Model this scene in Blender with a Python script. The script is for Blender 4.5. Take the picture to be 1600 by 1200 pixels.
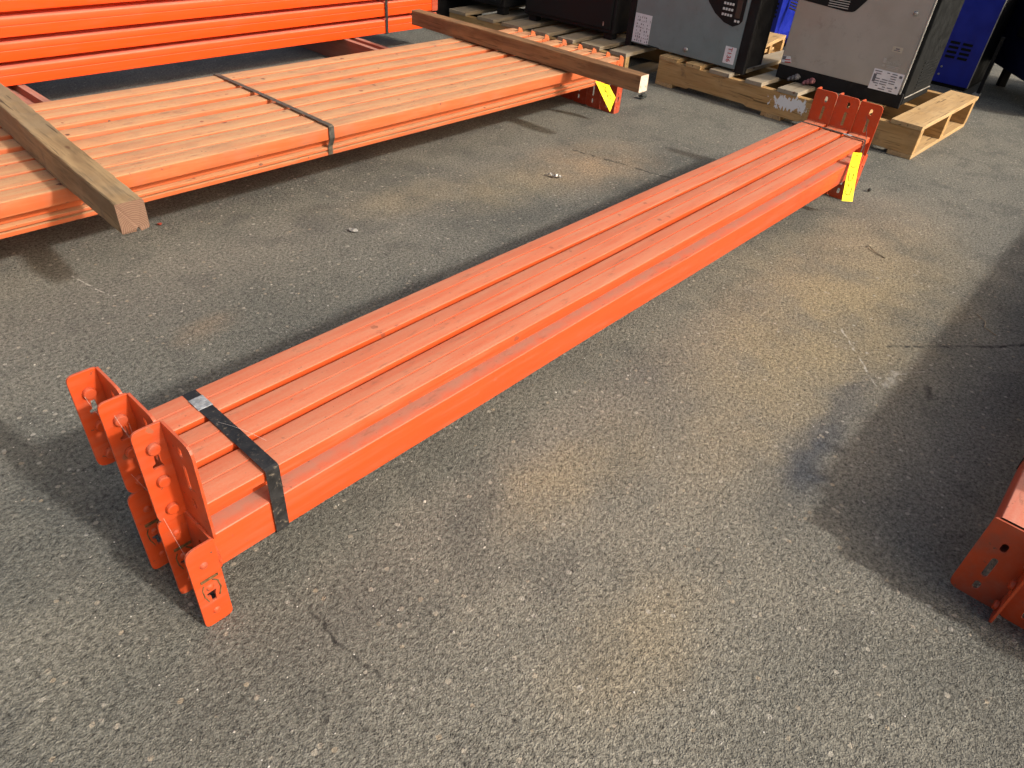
import bpy, bmesh, math, random
from mathutils import Vector, Matrix
random.seed(7)
R = math.radians
for o in list(bpy.data.objects):
    bpy.data.objects.remove(o, do_unlink=True)
sc = bpy.context.scene
COL = sc.collection

# ------------------------------------------------------------------ camera
cam_d = bpy.data.cameras.new('camera')
cam = bpy.data.objects.new('camera', cam_d)
COL.objects.link(cam)
sc.camera = cam
cr = Vector((0.67262868, -0.73635683, 0.07313873))
cu = Vector((0.4132845, 0.45581541, 0.7883072))
cf = Vector((0.61381315, 0.50001092, -0.61091938))
cam.matrix_world = Matrix(((cr.x, cu.x, -cf.x, -0.23016), (cr.y, cu.y, -cf.y, -0.69367),
                           (cr.z, cu.z, -cf.z, 0.95983), (0, 0, 0, 1)))
cam_d.sensor_fit = 'HORIZONTAL'
cam_d.sensor_width = 36.0
cam_d.lens = 36.0 * 1108.85 / 1600.0
cam_d.clip_start = 0.02
cam_d.clip_end = 400

# ------------------------------------------------------------------ sky, sun, exposure
SUN_EL, SUN_AZ = R(34.3), R(-80.0)
world = bpy.data.worlds.new('World')
sc.world = world
world.use_nodes = True
wn, wl = world.node_tree.nodes, world.node_tree.links
wn.clear()
sky = wn.new('ShaderNodeTexSky')
sky.sky_type = 'NISHITA'
sky.sun_disc = False
sky.sun_elevation = SUN_EL
sky.sun_rotation = R(90) - SUN_AZ
sky.air_density, sky.dust_density, sky.ozone_density = 0.8, 6.0, 0.6
bg = wn.new('ShaderNodeBackground')
bg.inputs['Strength'].default_value = 0.15
wo = wn.new('ShaderNodeOutputWorld')
haze_tint = wn.new('ShaderNodeMix'); haze_tint.data_type = 'RGBA'; haze_tint.blend_type = 'MULTIPLY'
haze_tint.inputs[0].default_value = 1.0; haze_tint.inputs[7].default_value = (1.0, .96, .85, 1)   # thin warm haze over the whole sky
wl.new(sky.outputs[0], haze_tint.inputs[6])
wl.new(haze_tint.outputs[2], bg.inputs[0])
wl.new(bg.outputs[0], wo.inputs[0])
sun_d = bpy.data.lights.new('sun', 'SUN')
sun_d.energy = 2.7
sun_d.angle = R(3.0)
sun_d.color = (1.0, 0.95, 0.88)
sun = bpy.data.objects.new('sun', sun_d)
COL.objects.link(sun)
to_sun = Vector((math.cos(SUN_EL) * math.cos(SUN_AZ), math.cos(SUN_EL) * math.sin(SUN_AZ), math.sin(SUN_EL)))
sun.rotation_euler = to_sun.to_track_quat('Z', 'Y').to_euler()
sun.location = to_sun * 20
vs = sc.view_settings
vs.view_transform = 'Standard'
vs.look = 'None'
vs.gamma = 1.0
vs.use_curve_mapping = False
vs.exposure = 0.45
sc.cycles.max_bounces = 5
sc.cycles.diffuse_bounces = 3
sc.cycles.glossy_bounces = 3

# ------------------------------------------------------------------ node helpers
class NT:
    def __init__(self, name):
        self.m = bpy.data.materials.new(name)
        self.m.use_nodes = True
        self.t = self.m.node_tree
        self.n, self.l = self.t.nodes, self.t.links
        self.n.clear()
        self.out = self.n.new('ShaderNodeOutputMaterial')
        self.b = self.n.new('ShaderNodeBsdfPrincipled')
        self.l.new(self.b.outputs[0], self.out.inputs[0])
    def put(self, sock, v):
        if isinstance(v, bpy.types.NodeSocket):
            self.l.new(v, sock)
        elif v is not None:
            if hasattr(sock.default_value, '__len__') and not isinstance(v, (int, float)):
                v = tuple(v)
                if len(sock.default_value) == 4 and len(v) == 3:
                    v = v + (1.0,)
            sock.default_value = v
    def set(self, **kw):
        names = dict(color='Base Color', rough='Roughness', metal='Metallic', normal='Normal', spec='Specular IOR Level', alpha='Alpha', coat='Coat Weight')
        for k, v in kw.items():
            self.put(self.b.inputs[names[k]], v)
        return self
    def coord(self, which='Object'):
        return self.n.new('ShaderNodeTexCoord').outputs[which]
    def pos(self):
        return self.n.new('ShaderNodeNewGeometry').outputs['Position']
    def normal(self):
        return self.n.new('ShaderNodeNewGeometry').outputs['Normal']
    def island(self):
        return self.n.new('ShaderNodeNewGeometry').outputs['Random Per Island']
    def rnd(self):
        return self.n.new('ShaderNodeObjectInfo').outputs['Random']
    def math(self, op, a, b=None, c=None, clamp=False):
        x = self.n.new('ShaderNodeMath'); x.operation = op; x.use_clamp = clamp
        self.put(x.inputs[0], a)
        if b is not None: self.put(x.inputs[1], b)
        if c is not None: self.put(x.inputs[2], c)
        return x.outputs[0]
    def vmath(self, op, a, b=None, scale=None):
        x = self.n.new('ShaderNodeVectorMath'); x.operation = op
        self.put(x.inputs[0], a)
        if b is not None: self.put(x.inputs[1], b)
        if scale is not None: self.put(x.inputs['Scale'], scale)
        return x.outputs['Value'] if op in ('LENGTH', 'DISTANCE', 'DOT_PRODUCT') else x.outputs['Vector']
    def mapping(self, v, scale=(1, 1, 1), loc=(0, 0, 0), rot=(0, 0, 0)):
        x = self.n.new('ShaderNodeMapping')
        self.put(x.inputs['Vector'], v); self.put(x.inputs['Scale'], scale)
        self.put(x.inputs['Location'], loc); self.put(x.inputs['Rotation'], rot)
        return x.outputs[0]
    def noise(self, v, scale, detail=3, rough=0.55, dist=0.0, out='Fac'):
        x = self.n.new('ShaderNodeTexNoise')
        self.put(x.inputs['Vector'], v); self.put(x.inputs['Scale'], scale)
        x.inputs['Detail'].default_value = detail; x.inputs['Roughness'].default_value = rough
        x.inputs['Distortion'].default_value = dist
        return x.outputs[out]
    def voro(self, v, scale, feature='F1', out='Distance', rand=1.0):
        x = self.n.new('ShaderNodeTexVoronoi'); x.feature = feature
        self.put(x.inputs['Vector'], v); self.put(x.inputs['Scale'], scale)
        x.inputs['Randomness'].default_value = rand
        return x.outputs[out]
    def ramp(self, f, lo, hi, a=0.0, b=1.0, smooth=True):
        x = self.n.new('ShaderNodeMapRange')
        x.interpolation_type = 'SMOOTHSTEP' if smooth else 'LINEAR'
        self.put(x.inputs['Value'], f)
        x.inputs['From Min'].default_value = lo; x.inputs['From Max'].default_value = hi
        x.inputs['To Min'].default_value = a; x.inputs['To Max'].default_value = b
        return x.outputs[0]
    def mix(self, f, a, b, blend='MIX'):
        x = self.n.new('ShaderNodeMix'); x.data_type = 'RGBA'; x.blend_type = blend
        x.clamp_factor = True
        self.put(x.inputs[0], f); self.put(x.inputs[6], a); self.put(x.inputs[7], b)
        return x.outputs[2]
    def sep(self, v):
        x = self.n.new('ShaderNodeSeparateXYZ'); self.put(x.inputs[0], v)
        return x.outputs
    def sepc(self, v):
        x = self.n.new('ShaderNodeSeparateColor'); self.put(x.inputs[0], v)
        return x.outputs
    def bump(self, h, strength=0.5, dist=0.001, normal=None):
        x = self.n.new('ShaderNodeBump')
        x.inputs['Strength'].default_value = strength; x.inputs['Distance'].default_value = dist
        self.put(x.inputs['Height'], h)
        if normal is not None: self.put(x.inputs['Normal'], normal)
        return x.outputs[0]
    def seg(self, P, a, b, wob=None):
        """distance from P to the segment a-b on the ground"""
        a = Vector((a[0], a[1], 0)); b = Vector((b[0], b[1], 0)); d = b - a
        p = self.vmath('MULTIPLY', P, (1, 1, 0))
        if wob is not None: p = self.vmath('ADD', p, wob)
        q = self.vmath('SUBTRACT', p, tuple(a))
        t = self.math('DIVIDE', self.vmath('DOT_PRODUCT', q, tuple(d)), d.length_squared, clamp=True)
        return self.vmath('LENGTH', self.vmath('SUBTRACT', q, self.vmath('SCALE', tuple(d), scale=t))), t

# ------------------------------------------------------------------ materials
def mat_asphalt():
    k = NT('asphalt')
    P = k.pos()
    wn_ = k.noise(P, 9, 3, out='Color')
    wob = k.vmath('SCALE', k.vmath('SUBTRACT', wn_, (0.5, 0.5, 0.5)), scale=0.11)
    n40 = k.noise(P, 42, 3, out='Color')
    wob2 = k.vmath('SCALE', k.vmath('SUBTRACT', n40, (0.5, 0.5, 0.5)), scale=0.02)
    n40s = k.sepc(n40)
    big = k.noise(P, 1.1, 3, 0.6)
    med = k.noise(P, 5.0, 5, 0.62)
    fine = k.noise(P, 125, 4, 0.68)
    grain = k.noise(P, 420, 2, 0.6)
    c = k.mix(k.ramp(big, .36, .64), (0.116, 0.117, 0.104), (0.172, 0.167, 0.143))
    c = k.mix(k.ramp(med, .36, .66, 0, .55), c, (0.205, 0.195, 0.163))
    c = k.mix(k.ramp(k.sepc(wn_)[1], .52, .66, 0, .45), c, (0.098, 0.097, 0.088))
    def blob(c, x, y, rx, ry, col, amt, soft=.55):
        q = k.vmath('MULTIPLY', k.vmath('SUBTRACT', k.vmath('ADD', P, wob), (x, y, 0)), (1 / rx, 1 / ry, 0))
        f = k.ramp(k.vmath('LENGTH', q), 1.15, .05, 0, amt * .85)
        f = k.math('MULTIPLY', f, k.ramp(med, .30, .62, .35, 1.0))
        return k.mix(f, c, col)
    tan = (0.305, 0.250, 0.150)
    for a in ((.75, -.38, .75, .38, (.225, .208, .168), .75), (1.75, -.26, .85, .36, tan, .95), (1.35, -.33, .50, .22, tan, .6), (2.3, -.18, .5, .24, (.29, .24, .175), .5),
              (1.95, .80, .38, .25, (.34, .245, .15), .8), (1.55, .86, .35, .2, tan, .55), (1.2, 1.0, .3, .14, tan, .4),
              (.55, -.17, .17, .10, (.30, .245, .155), .5), (.70, -.20, .18, .10, tan, .45), (.40, -.47, .22, .11, (.29, .235, .15), .5),
              (.36, .72, .10, .06, (.32, .215, .13), .6),
              (.95, -.36, .30, .12, (.30, .245, .16), .45), (2.85, .55, .5, .22, (.20, .19, .17), .4)):
        c = blob(c, *a)
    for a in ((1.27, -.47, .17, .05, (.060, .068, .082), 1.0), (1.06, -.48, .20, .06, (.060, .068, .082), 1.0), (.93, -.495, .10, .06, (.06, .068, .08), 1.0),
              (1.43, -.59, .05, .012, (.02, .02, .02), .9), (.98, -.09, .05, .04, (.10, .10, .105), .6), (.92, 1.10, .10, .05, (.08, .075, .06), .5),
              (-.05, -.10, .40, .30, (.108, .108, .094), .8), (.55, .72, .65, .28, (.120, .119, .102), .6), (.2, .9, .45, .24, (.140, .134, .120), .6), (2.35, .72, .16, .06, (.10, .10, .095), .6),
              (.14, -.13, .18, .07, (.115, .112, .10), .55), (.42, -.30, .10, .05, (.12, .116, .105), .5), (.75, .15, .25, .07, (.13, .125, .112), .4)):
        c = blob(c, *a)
    v = k.vmath('ADD', P, k.vmath('SCALE', n40, scale=.006))
    vx = k.n.new('ShaderNodeTexVoronoi'); k.put(vx.inputs['Vector'], v); vx.inputs['Scale'].default_value = 320
    st, stc = vx.outputs['Distance'], k.sepc(vx.outputs['Color'])
    vy = k.n.new('ShaderNodeTexVoronoi'); k.put(vy.inputs['Vector'], v); vy.inputs['Scale'].default_value = 95
    v2, v2c = vy.outputs['Distance'], k.sepc(vy.outputs['Color'])
    tone = k.math('ADD', k.ramp(fine, .25, .75, .36, 1.64, False), k.ramp(stc[0], 0, 1, -.26, .26, False))
    tone = k.math('ADD', tone, k.ramp(grain, .25, .75, -.34, .34, False))
    c = k.mix(1.0, c, k.vmath('SCALE', (1, 1, 1), scale=tone), 'MULTIPLY')
    pit = k.math('MULTIPLY', k.ramp(fine, .40, .31), k.ramp(med, .25, .6, .3, .9))
    c = k.mix(k.math('MULTIPLY', pit, .50), c, (.050, .048, .043))
    chip = k.math('MULTIPLY', k.ramp(v2c[0], .955, .965), k.ramp(v2, .46, .34))
    c = k.mix(k.math('MULTIPLY', chip, .6), c, k.mix(v2c[1], (.46, .44, .39), (.36, .29, .20)))
    for (a, b, w, amt) in (((1.57, -.32), (1.345, -.51), .0035, .7), ((1.46, -.505), (1.39, -.51), .014, .35), ((1.53, -.56), (1.44, -.50), .003, .4),
                           ((.235, 1.145), (.262, .985), .003, .75), ((.95, .10), (1.02, .02), .002, .3), ((.62, .85), (.74, .62), .002, .25)):
        d, t = k.seg(P, a, b, wob2)
        f = k.math('MULTIPLY', k.ramp(d, w, w * .3), k.ramp(n40s[0], .42, .58, .1, 1))
        c = k.mix(k.math('MULTIPLY', f, amt), c, (.52, .50, .45))
    for (a, b, w, dk) in (((1.565, -.452), (1.80, -.66), .0075, .95), ((1.80, -.66), (2.05, -.84), .009, .95), ((2.02, .94), (2.10, .47), .012, .75), ((.086, -.086), (.083, -.149), .0048, .85), ((.083, -.149), (.091, -.25), .0048, .8), ((.025, -.197), (.011, -.228), .0048, .85), ((.011, -.228), (-.023, -.261), .0048, .85)):
        d, t = k.seg(P, a, b, wob2)
        f = k.math('MULTIPLY', k.ramp(d, w, w * .25), k.ramp(n40s[1], .40, .60, .0 if w > .01 else .35, 1))
        c = k.mix(k.math('MULTIPLY', f, dk), c, (.030, .029, .027))
    h = k.math('ADD', k.math('MULTIPLY', k.ramp(st, 0, .6, 1, 0, False), .45), k.math('MULTIPLY', fine, 1.5))
    h = k.math('ADD', h, k.math('MULTIPLY', grain, .5))
    k.set(color=c, rough=.88, spec=.25, normal=k.bump(h, 1.0, .0034))
    return k.m

def mat_paint(name, base, dust=.5, dust_col=(.62, .34, .24), dirt=0.0, rough=.36, chips=.5, gloss_var=.1, ledge=0.0, axis='x', fade=None, film_amt=.22):
    """baked orange enamel: settled dust on upward faces, rubbed streaks, dark chips and flecks of rust"""
    k = NT(name)
    rv = k.rnd()
    O = k.vmath('ADD', k.coord('Object'), k.vmath('SCALE', (7.3, 3.1, 5.7), scale=rv))
    N = k.sep(k.normal())
    st = {'x': (4.5, 70, 70), 'y': (70, 4.5, 70)}[axis]
    streak = k.noise(k.mapping(O, st), 1.0, 5, .6)
    cloud = k.noise(O, 14, 4, .6)
    fine = k.noise(O, 260, 3, .6)
    up = k.ramp(N[2], .45, .93)
    c = k.mix(k.ramp(cloud, .35, .65, 0, .35), base, tuple(x * .86 for x in base))
    c = k.mix(k.ramp(rv, 0, 1, 0, .14, False), c, tuple(min(1, x * 1.15 + .02) for x in base))
    if fade: c = k.mix(k.ramp(cloud, .3, .7, .35, .8), c, fade)
    # thin film everywhere, settled layer on top
    film = k.math('MULTIPLY', k.ramp(streak, .42, .72, .0, film_amt), k.ramp(cloud, .3, .7, .3, 1))
    c = k.mix(film, c, dust_col)
    d = k.math('MULTIPLY', up, k.math('MULTIPLY', k.ramp(streak, .25, .70, .55, 1.0), k.ramp(fine, .25, .75, .72, 1.0)))
    c = k.mix(k.math('MULTIPLY', d, dust), c, dust_col)
    if ledge:
        L = k.sep(k.coord('Object'))
        lf = k.math('MULTIPLY', k.ramp(k.math('ADD', L[1], k.math('MULTIPLY', k.math('SUBTRACT', k.noise(O, 30, 4, .65), .5), .03)), .002, .024), up)
        c = k.mix(k.math('MULTIPLY', lf, k.ramp(cloud, .3, .6, .55 * ledge, .9 * ledge)), c, (.30, .20, .155))
    # smudges and rubbed grime, mostly on the tops
    sm = k.ramp(k.noise(k.mapping(O, {'x': (16, 55, 55), 'y': (55, 16, 55)}[axis]), 1.0, 5, .72), .56, .70, 0, .62)
    c = k.mix(k.math('MULTIPLY', sm, k.math('MULTIPLY', k.ramp(up, 0, 1, .22, 1.0), min(1.0, chips))), c, (.20, .095, .06))
    # long rubbed scratches
    scr = k.noise(k.mapping(O, tuple(x * 3.2 for x in st)), 1.0, 2, .5)
    c = k.mix(k.math('MULTIPLY', k.ramp(scr, .70, .78), .35 * chips), c, (.26, .12, .07))
    # sparse dark chips / grime specks
    v = k.vmath('ADD', O, k.vmath('SCALE', k.noise(O, 60, 3, out='Color'), scale=.02))
    vc = k.sepc(k.voro(v, 26, out='Color'))
    ch = k.math('MULTIPLY', k.ramp(vc[0], .86, .865), k.ramp(k.voro(v, 26), .20, .12))
    c = k.mix(k.math('MULTIPLY', ch, .8 * chips), c, k.mix(vc[1], (.10, .045, .03), (.34, .10, .05)))
    sp = k.ramp(k.noise(O, 120, 3, .55), .685, .73)
    c = k.mix(k.math('MULTIPLY', sp, .7 * chips), c, (.12, .06, .04))
    if dirt:
        c = k.mix(k.math('MULTIPLY', k.ramp(k.noise(O, 7, 5, .65), .48, .72), dirt), c, (.17, .095, .07))
    r = k.math('ADD', k.math('MULTIPLY', d, .35), k.ramp(cloud, .3, .7, rough, rough + gloss_var))
    h = k.math('ADD', k.math('MULTIPLY', k.noise(O, 170, 2), .6), k.math('MULTIPLY', cloud, 3.0))
    k.set(color=c, rough=r, spec=.42, normal=k.bump(h, .25, .0006))
    return k.m

def mat_wood(name, a, b, axis='x', grey=.0, grey_col=(.30, .27, .22), dark=.5, splash=False):
    k = NT(name)
    rv = k.rnd()
    O = k.vmath('ADD', k.coord('Object'), k.vmath('SCALE', (3.3, 9.1, 4.7), scale=rv))
    s = {'x': (1.6, 26, 26), 'y': (26, 1.6, 26)}[axis]
    w = k.vmath('ADD', k.mapping(O, s), k.vmath('SCALE', k.noise(O, 6, 2, out='Color'), scale=.9))
    g = k.noise(w, 1.0, 4, .6)
    g2 = k.noise(k.mapping(O, tuple(x * 5 for x in s)), 1.0, 3, .6)
    c = k.mix(k.ramp(g, .34, .66), a, b)
    c = k.mix(k.ramp(g2, .5, .75, 0, dark), c, tuple(x * .45 for x in a))
    c = k.mix(k.ramp(rv, 0, 1, 0, .35, False), c, tuple(x * .72 for x in b))
    N = k.sep(k.normal())
    wth = k.math('MULTIPLY', k.ramp(k.noise(O, 5, 5, .65), .36, .64, .2, 1), grey)
    c = k.mix(wth, c, grey_col)
    v = k.voro(k.mapping(O, {'x': (5, 13, 13), 'y': (13, 5, 13)}[axis]), 1.0)
    c = k.mix(k.ramp(v, .10, .05, 0, .75), c, (.10, .045, .02))
    ck = k.ramp(k.noise(k.mapping(O, tuple(x * 2.2 for x in s)), 1.0, 2, .5, .4), .655, .69, 0, .85 * dark)
    c = k.mix(ck, c, (.045, .028, .016))
    st = k.ramp(k.noise(O, 11, 4, .7), .56, .72, 0, .55)
    c = k.mix(st, c, (.12, .085, .055))
    if splash:      # a slap of white paint on the outer face
        q = k.vmath('MULTIPLY', k.vmath('SUBTRACT', k.coord('Object'), (0, .575, .080)), (0, 1 / .115, 1 / .034))
        e = k.math('ADD', k.vmath('LENGTH', q), k.math('MULTIPLY', k.math('SUBTRACT', k.noise(k.mapping(O, (1, 1, .5)), 70, 3, .6), .5), 2.6))
        c = k.mix(k.ramp(e, .80, .70), c, (.72, .72, .73))
    k.set(color=c, rough=.78, spec=.25, normal=k.bump(k.math('ADD', g, k.math('MULTIPLY', g2, .8)), .5, .0015))
    return k.m

def mat_endgrain(name, a, b, centre):
    k = NT(name)
    O = k.coord('Object')
    q = k.vmath('ADD', k.vmath('SUBTRACT', O, centre), k.vmath('SCALE', k.noise(O, 30, 3, out='Color'), scale=.012))
    r = k.vmath('LENGTH', k.vmath('MULTIPLY', q, (1, 0, 1)))
    ring = k.math('SINE', k.math('MULTIPLY', r, 1500))
    c = k.mix(k.ramp(ring, -.6, .9), a, b)
    c = k.mix(k.ramp(k.noise(O, 60, 4), .5, .7, 0, .5), c, (.20, .12, .08))
    k.set(color=c, rough=.85, spec=.2, normal=k.bump(ring, .3, .0008))
    return k.m

def mat_flat(name, col, rough=.5, metal=0.0, var=.25, scale=20, bump=.15, wear=None, wear_amt=.0, spec=.4):
    k = NT(name)
    O = k.vmath('ADD', k.coord('Object'), k.vmath('SCALE', (3.3, 9.1, 4.7), scale=k.rnd()))
    n = k.noise(O, scale, 4, .6)
    c = k.mix(k.ramp(n, .3, .7), tuple(x * (1 - var) for x in col), tuple(min(1, x * (1 + var)) for x in col))
    if wear:
        f = k.ramp(k.noise(O, scale * 2.3, 5, .7), .56, .70, 0, wear_amt)
        c = k.mix(f, c, wear)
    k.set(color=c, rough=k.ramp(n, .3, .7, max(.05, rough - .1), min(1, rough + .1)), metal=metal, spec=spec,
          normal=k.bump(k.noise(O, scale * 8, 3), bump, .0008))
    return k.m

def mat_ink(name, col):
    k = NT(name)
    k.set(color=col, rough=.7, spec=.2)
    return k.m

M = {}
M['asphalt'] = mat_asphalt()
ORANGE = (.505, .068, .014)
M['orange'] = mat_paint('orange_enamel', ORANGE, dust=.70, dust_col=(.50, .245, .150), chips=.8)
M['orange_low'] = mat_paint('orange_enamel_ledge', ORANGE, dust=.55, dust_col=(.50, .20, .135), chips=.8, ledge=.8)
M['orange_conn'] = mat_paint('orange_enamel_connector', (.50, .060, .012), dust=.30, dust_col=(.44, .20, .13), chips=1.3, dirt=.45, rough=.33)
M['orange_far'] = mat_paint('faded_orange_enamel', (.50, .092, .022), dust=.90, dust_col=(.50, .335, .180), dirt=.30, chips=1.3, rough=.5, fade=(.48, .115, .036))
M['orange_far_conn'] = mat_paint('dull_red_enamel', (.36, .050, .018), dust=.75, dust_col=(.70, .34, .24), chips=.6, rough=.5)
M['orange_new'] = mat_paint('bright_orange_enamel', (.78, .064, .005), dust=.62, dust_col=(.70, .38, .29), chips=.10, rough=.34, gloss_var=.05, film_amt=.04)
M['orange_edge'] = mat_paint('orange_enamel_dirty', (.56, .068, .012), dust=.75, dust_col=(.62, .33, .25), chips=.9, ledge=.12)
M['primer'] = mat_paint('worn_red_channel', (.24, .075, .045), dust=.6, dust_col=(.40, .27, .22), chips=.6, dirt=.6, rough=.6, axis='y')
M['bare'] = mat_flat('bare_scraped_steel', (.15, .085, .035), .6, .2, .5, 150, .4, (.03, .02, .012), 1.0)
M['strap_black'] = mat_flat('black_banding', (.017, .017, .018), .5, 0, .35, 55, .4, (.20, .17, .13), .7)
M['strap_steel'] = mat_flat('dark_steel_banding', (.085, .080, .072), .45, .5, .4, 60, .3, (.20, .15, .10), .6)
M['strap_brown'] = mat_flat('weathered_banding', (.10, .085, .065), .55, .3, .4, 60, .3, (.22, .16, .11), .5)
M['seal'] = mat_flat('galvanised_seal', (.34, .36, .38), .62, .4, .3, 120, .5, (.16, .16, .16), .4)
M['web'] = mat_flat('cobweb_thread', (.62, .60, .56), .8)
M['tag'] = mat_flat('yellow_tag_card', (.92, .80, .004), .55, 0, .04, 30, .1)
M['marker'] = mat_ink('faded_marker_ink', (.17, .15, .01))
M['pine'] = mat_wood('pale_pine', (.42, .26, .11), (.56, .37, .175), 'x', .25, (.36, .29, .20), .8)
M['pine_y'] = mat_wood('pale_pine_stringer', (.38, .215, .075), (.54, .335, .14), 'y', .20, (.32, .23, .14), .8)
M['pine_splash'] = mat_wood('pale_pine_splashed', (.38, .215, .075), (.54, .335, .14), 'y', .20, (.32, .23, .14), .8, splash=True)
M['pine_grey'] = mat_wood('weathered_pine', (.30, .22, .13), (.40, .31, .20), 'x', .75, (.29, .26, .21))
M['pine_old_y'] = mat_wood('old_pine_stringer', (.30, .185, .07), (.40, .26, .11), 'y', .15, (.27, .21, .14))
M['pine_old'] = mat_wood('old_pine_board', (.28, .21, .13), (.36, .28, .18), 'x', .6, (.24, .215, .18))
M['timber_a'] = mat_wood('weathered_timber', (.17, .10, .045), (.36, .235, .115), 'y', .5, (.27, .21, .135), 1.0)
M['timber_b'] = mat_wood('brown_timber', (.13, .058, .025), (.29, .150, .066), 'y', .15, (.34, .25, .15), .9)
M['end_a'] = mat_endgrain('timber_end_rings', (.165, .095, .065), (.215, .13, .09), (.285, 0, .262))
M['end_b'] = mat_endgrain('pale_timber_end', (.60, .46, .35), (.78, .66, .56), (2.17, 0, .235))
M['white_paint'] = mat_flat('white_paint_splash', (.72, .72, .72), .6, 0, .1, 40)
M['grey_panel'] = mat_flat('grey_cabinet_enamel', (.175, .225, .232), .42, 0, .06, 12, .1, (.10, .11, .11), .25)
M['silver_panel'] = mat_flat('brushed_taupe_panel', (.40, .375, .335), .40, .2, .06, 9, .1, (.22, .20, .17), .35)
M['edge_steel'] = mat_flat('pale_panel_edge', (.50, .49, .46), .4, .5, .15, 40)
M['black'] = mat_flat('black_cabinet_enamel', (.010, .010, .011), .55, 0, .3, 20, .2, (.03, .029, .028), .35, spec=.2)
M['black_side'] = mat_flat('charcoal_cabinet_enamel', (.015, .016, .0165), .6, 0, .25, 20, .2, (.030, .029, .027), .4, spec=.03)
M['overlay'] = mat_flat('black_panel_overlay', (.009, .010, .011), .5, 0, .1, 20, .02, spec=.2)
M['blue'] = mat_flat('blue_cabinet_enamel', (.010, .022, .30), .42, 0, .12, 14, .1)
M['navy'] = mat_flat('navy_cabinet_enamel', (.006, .008, .035), .45, 0, .15, 14, .1)
M['dark'] = mat_ink('dark_recess', (.006, .006, .006))
M['label'] = mat_flat('white_label', (.70, .70, .74), .5, 0, .05, 30, .05)
M['cream'] = mat_flat('cream_label', (.50, .45, .36), .5, 0, .05, 30, .05)
M['print'] = mat_ink('grey_print', (.16, .16, .18))
M['print_w'] = mat_ink('pale_print', (.48, .46, .43))
M['print_red'] = mat_ink('red_marker_print', (.48, .02, .02))
M['key_white'] = mat_ink('white_key', (.62, .62, .62))
M['glass_lens'] = mat_flat('dark_display', (.03, .035, .035), .15, 0, .1, 20, 0)
M['chrome'] = mat_flat('dull_chrome', (.42, .42, .41), .35, .8, .2, 60)
M['foil'] = mat_flat('crumpled_foil', (.42, .40, .36), .40, .8, .2, 200, .6)
M['rag_grey'] = mat_flat('grey_plastic', (.13, .125, .13), .6, 0, .3, 60)
M['rag_pink'] = mat_flat('dull_pink_plastic', (.26, .10, .11), .6, 0, .3, 60)
M['red_chip'] = mat_flat('red_chip', (.30, .05, .03), .7)
M['rubber'] = mat_flat('black_rubber', (.03, .034, .03), .7)
M['pebble'] = mat_flat('pale_stone', (.30, .29, .27), .8)
M['leaf'] = mat_flat('dry_leaf', (.30, .26, .18), .8)
def mat_grit():
    k = NT('loose_grit')
    i = k.island()
    c = k.mix(k.ramp(i, .15, .85), (.10, .095, .085), (.40, .375, .33))
    c = k.mix(k.ramp(i, .90, .96), c, (.60, .58, .54))
    k.set(color=c, rough=.85, spec=.25)
    return k.m
M['grit'] = mat_grit()

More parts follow.
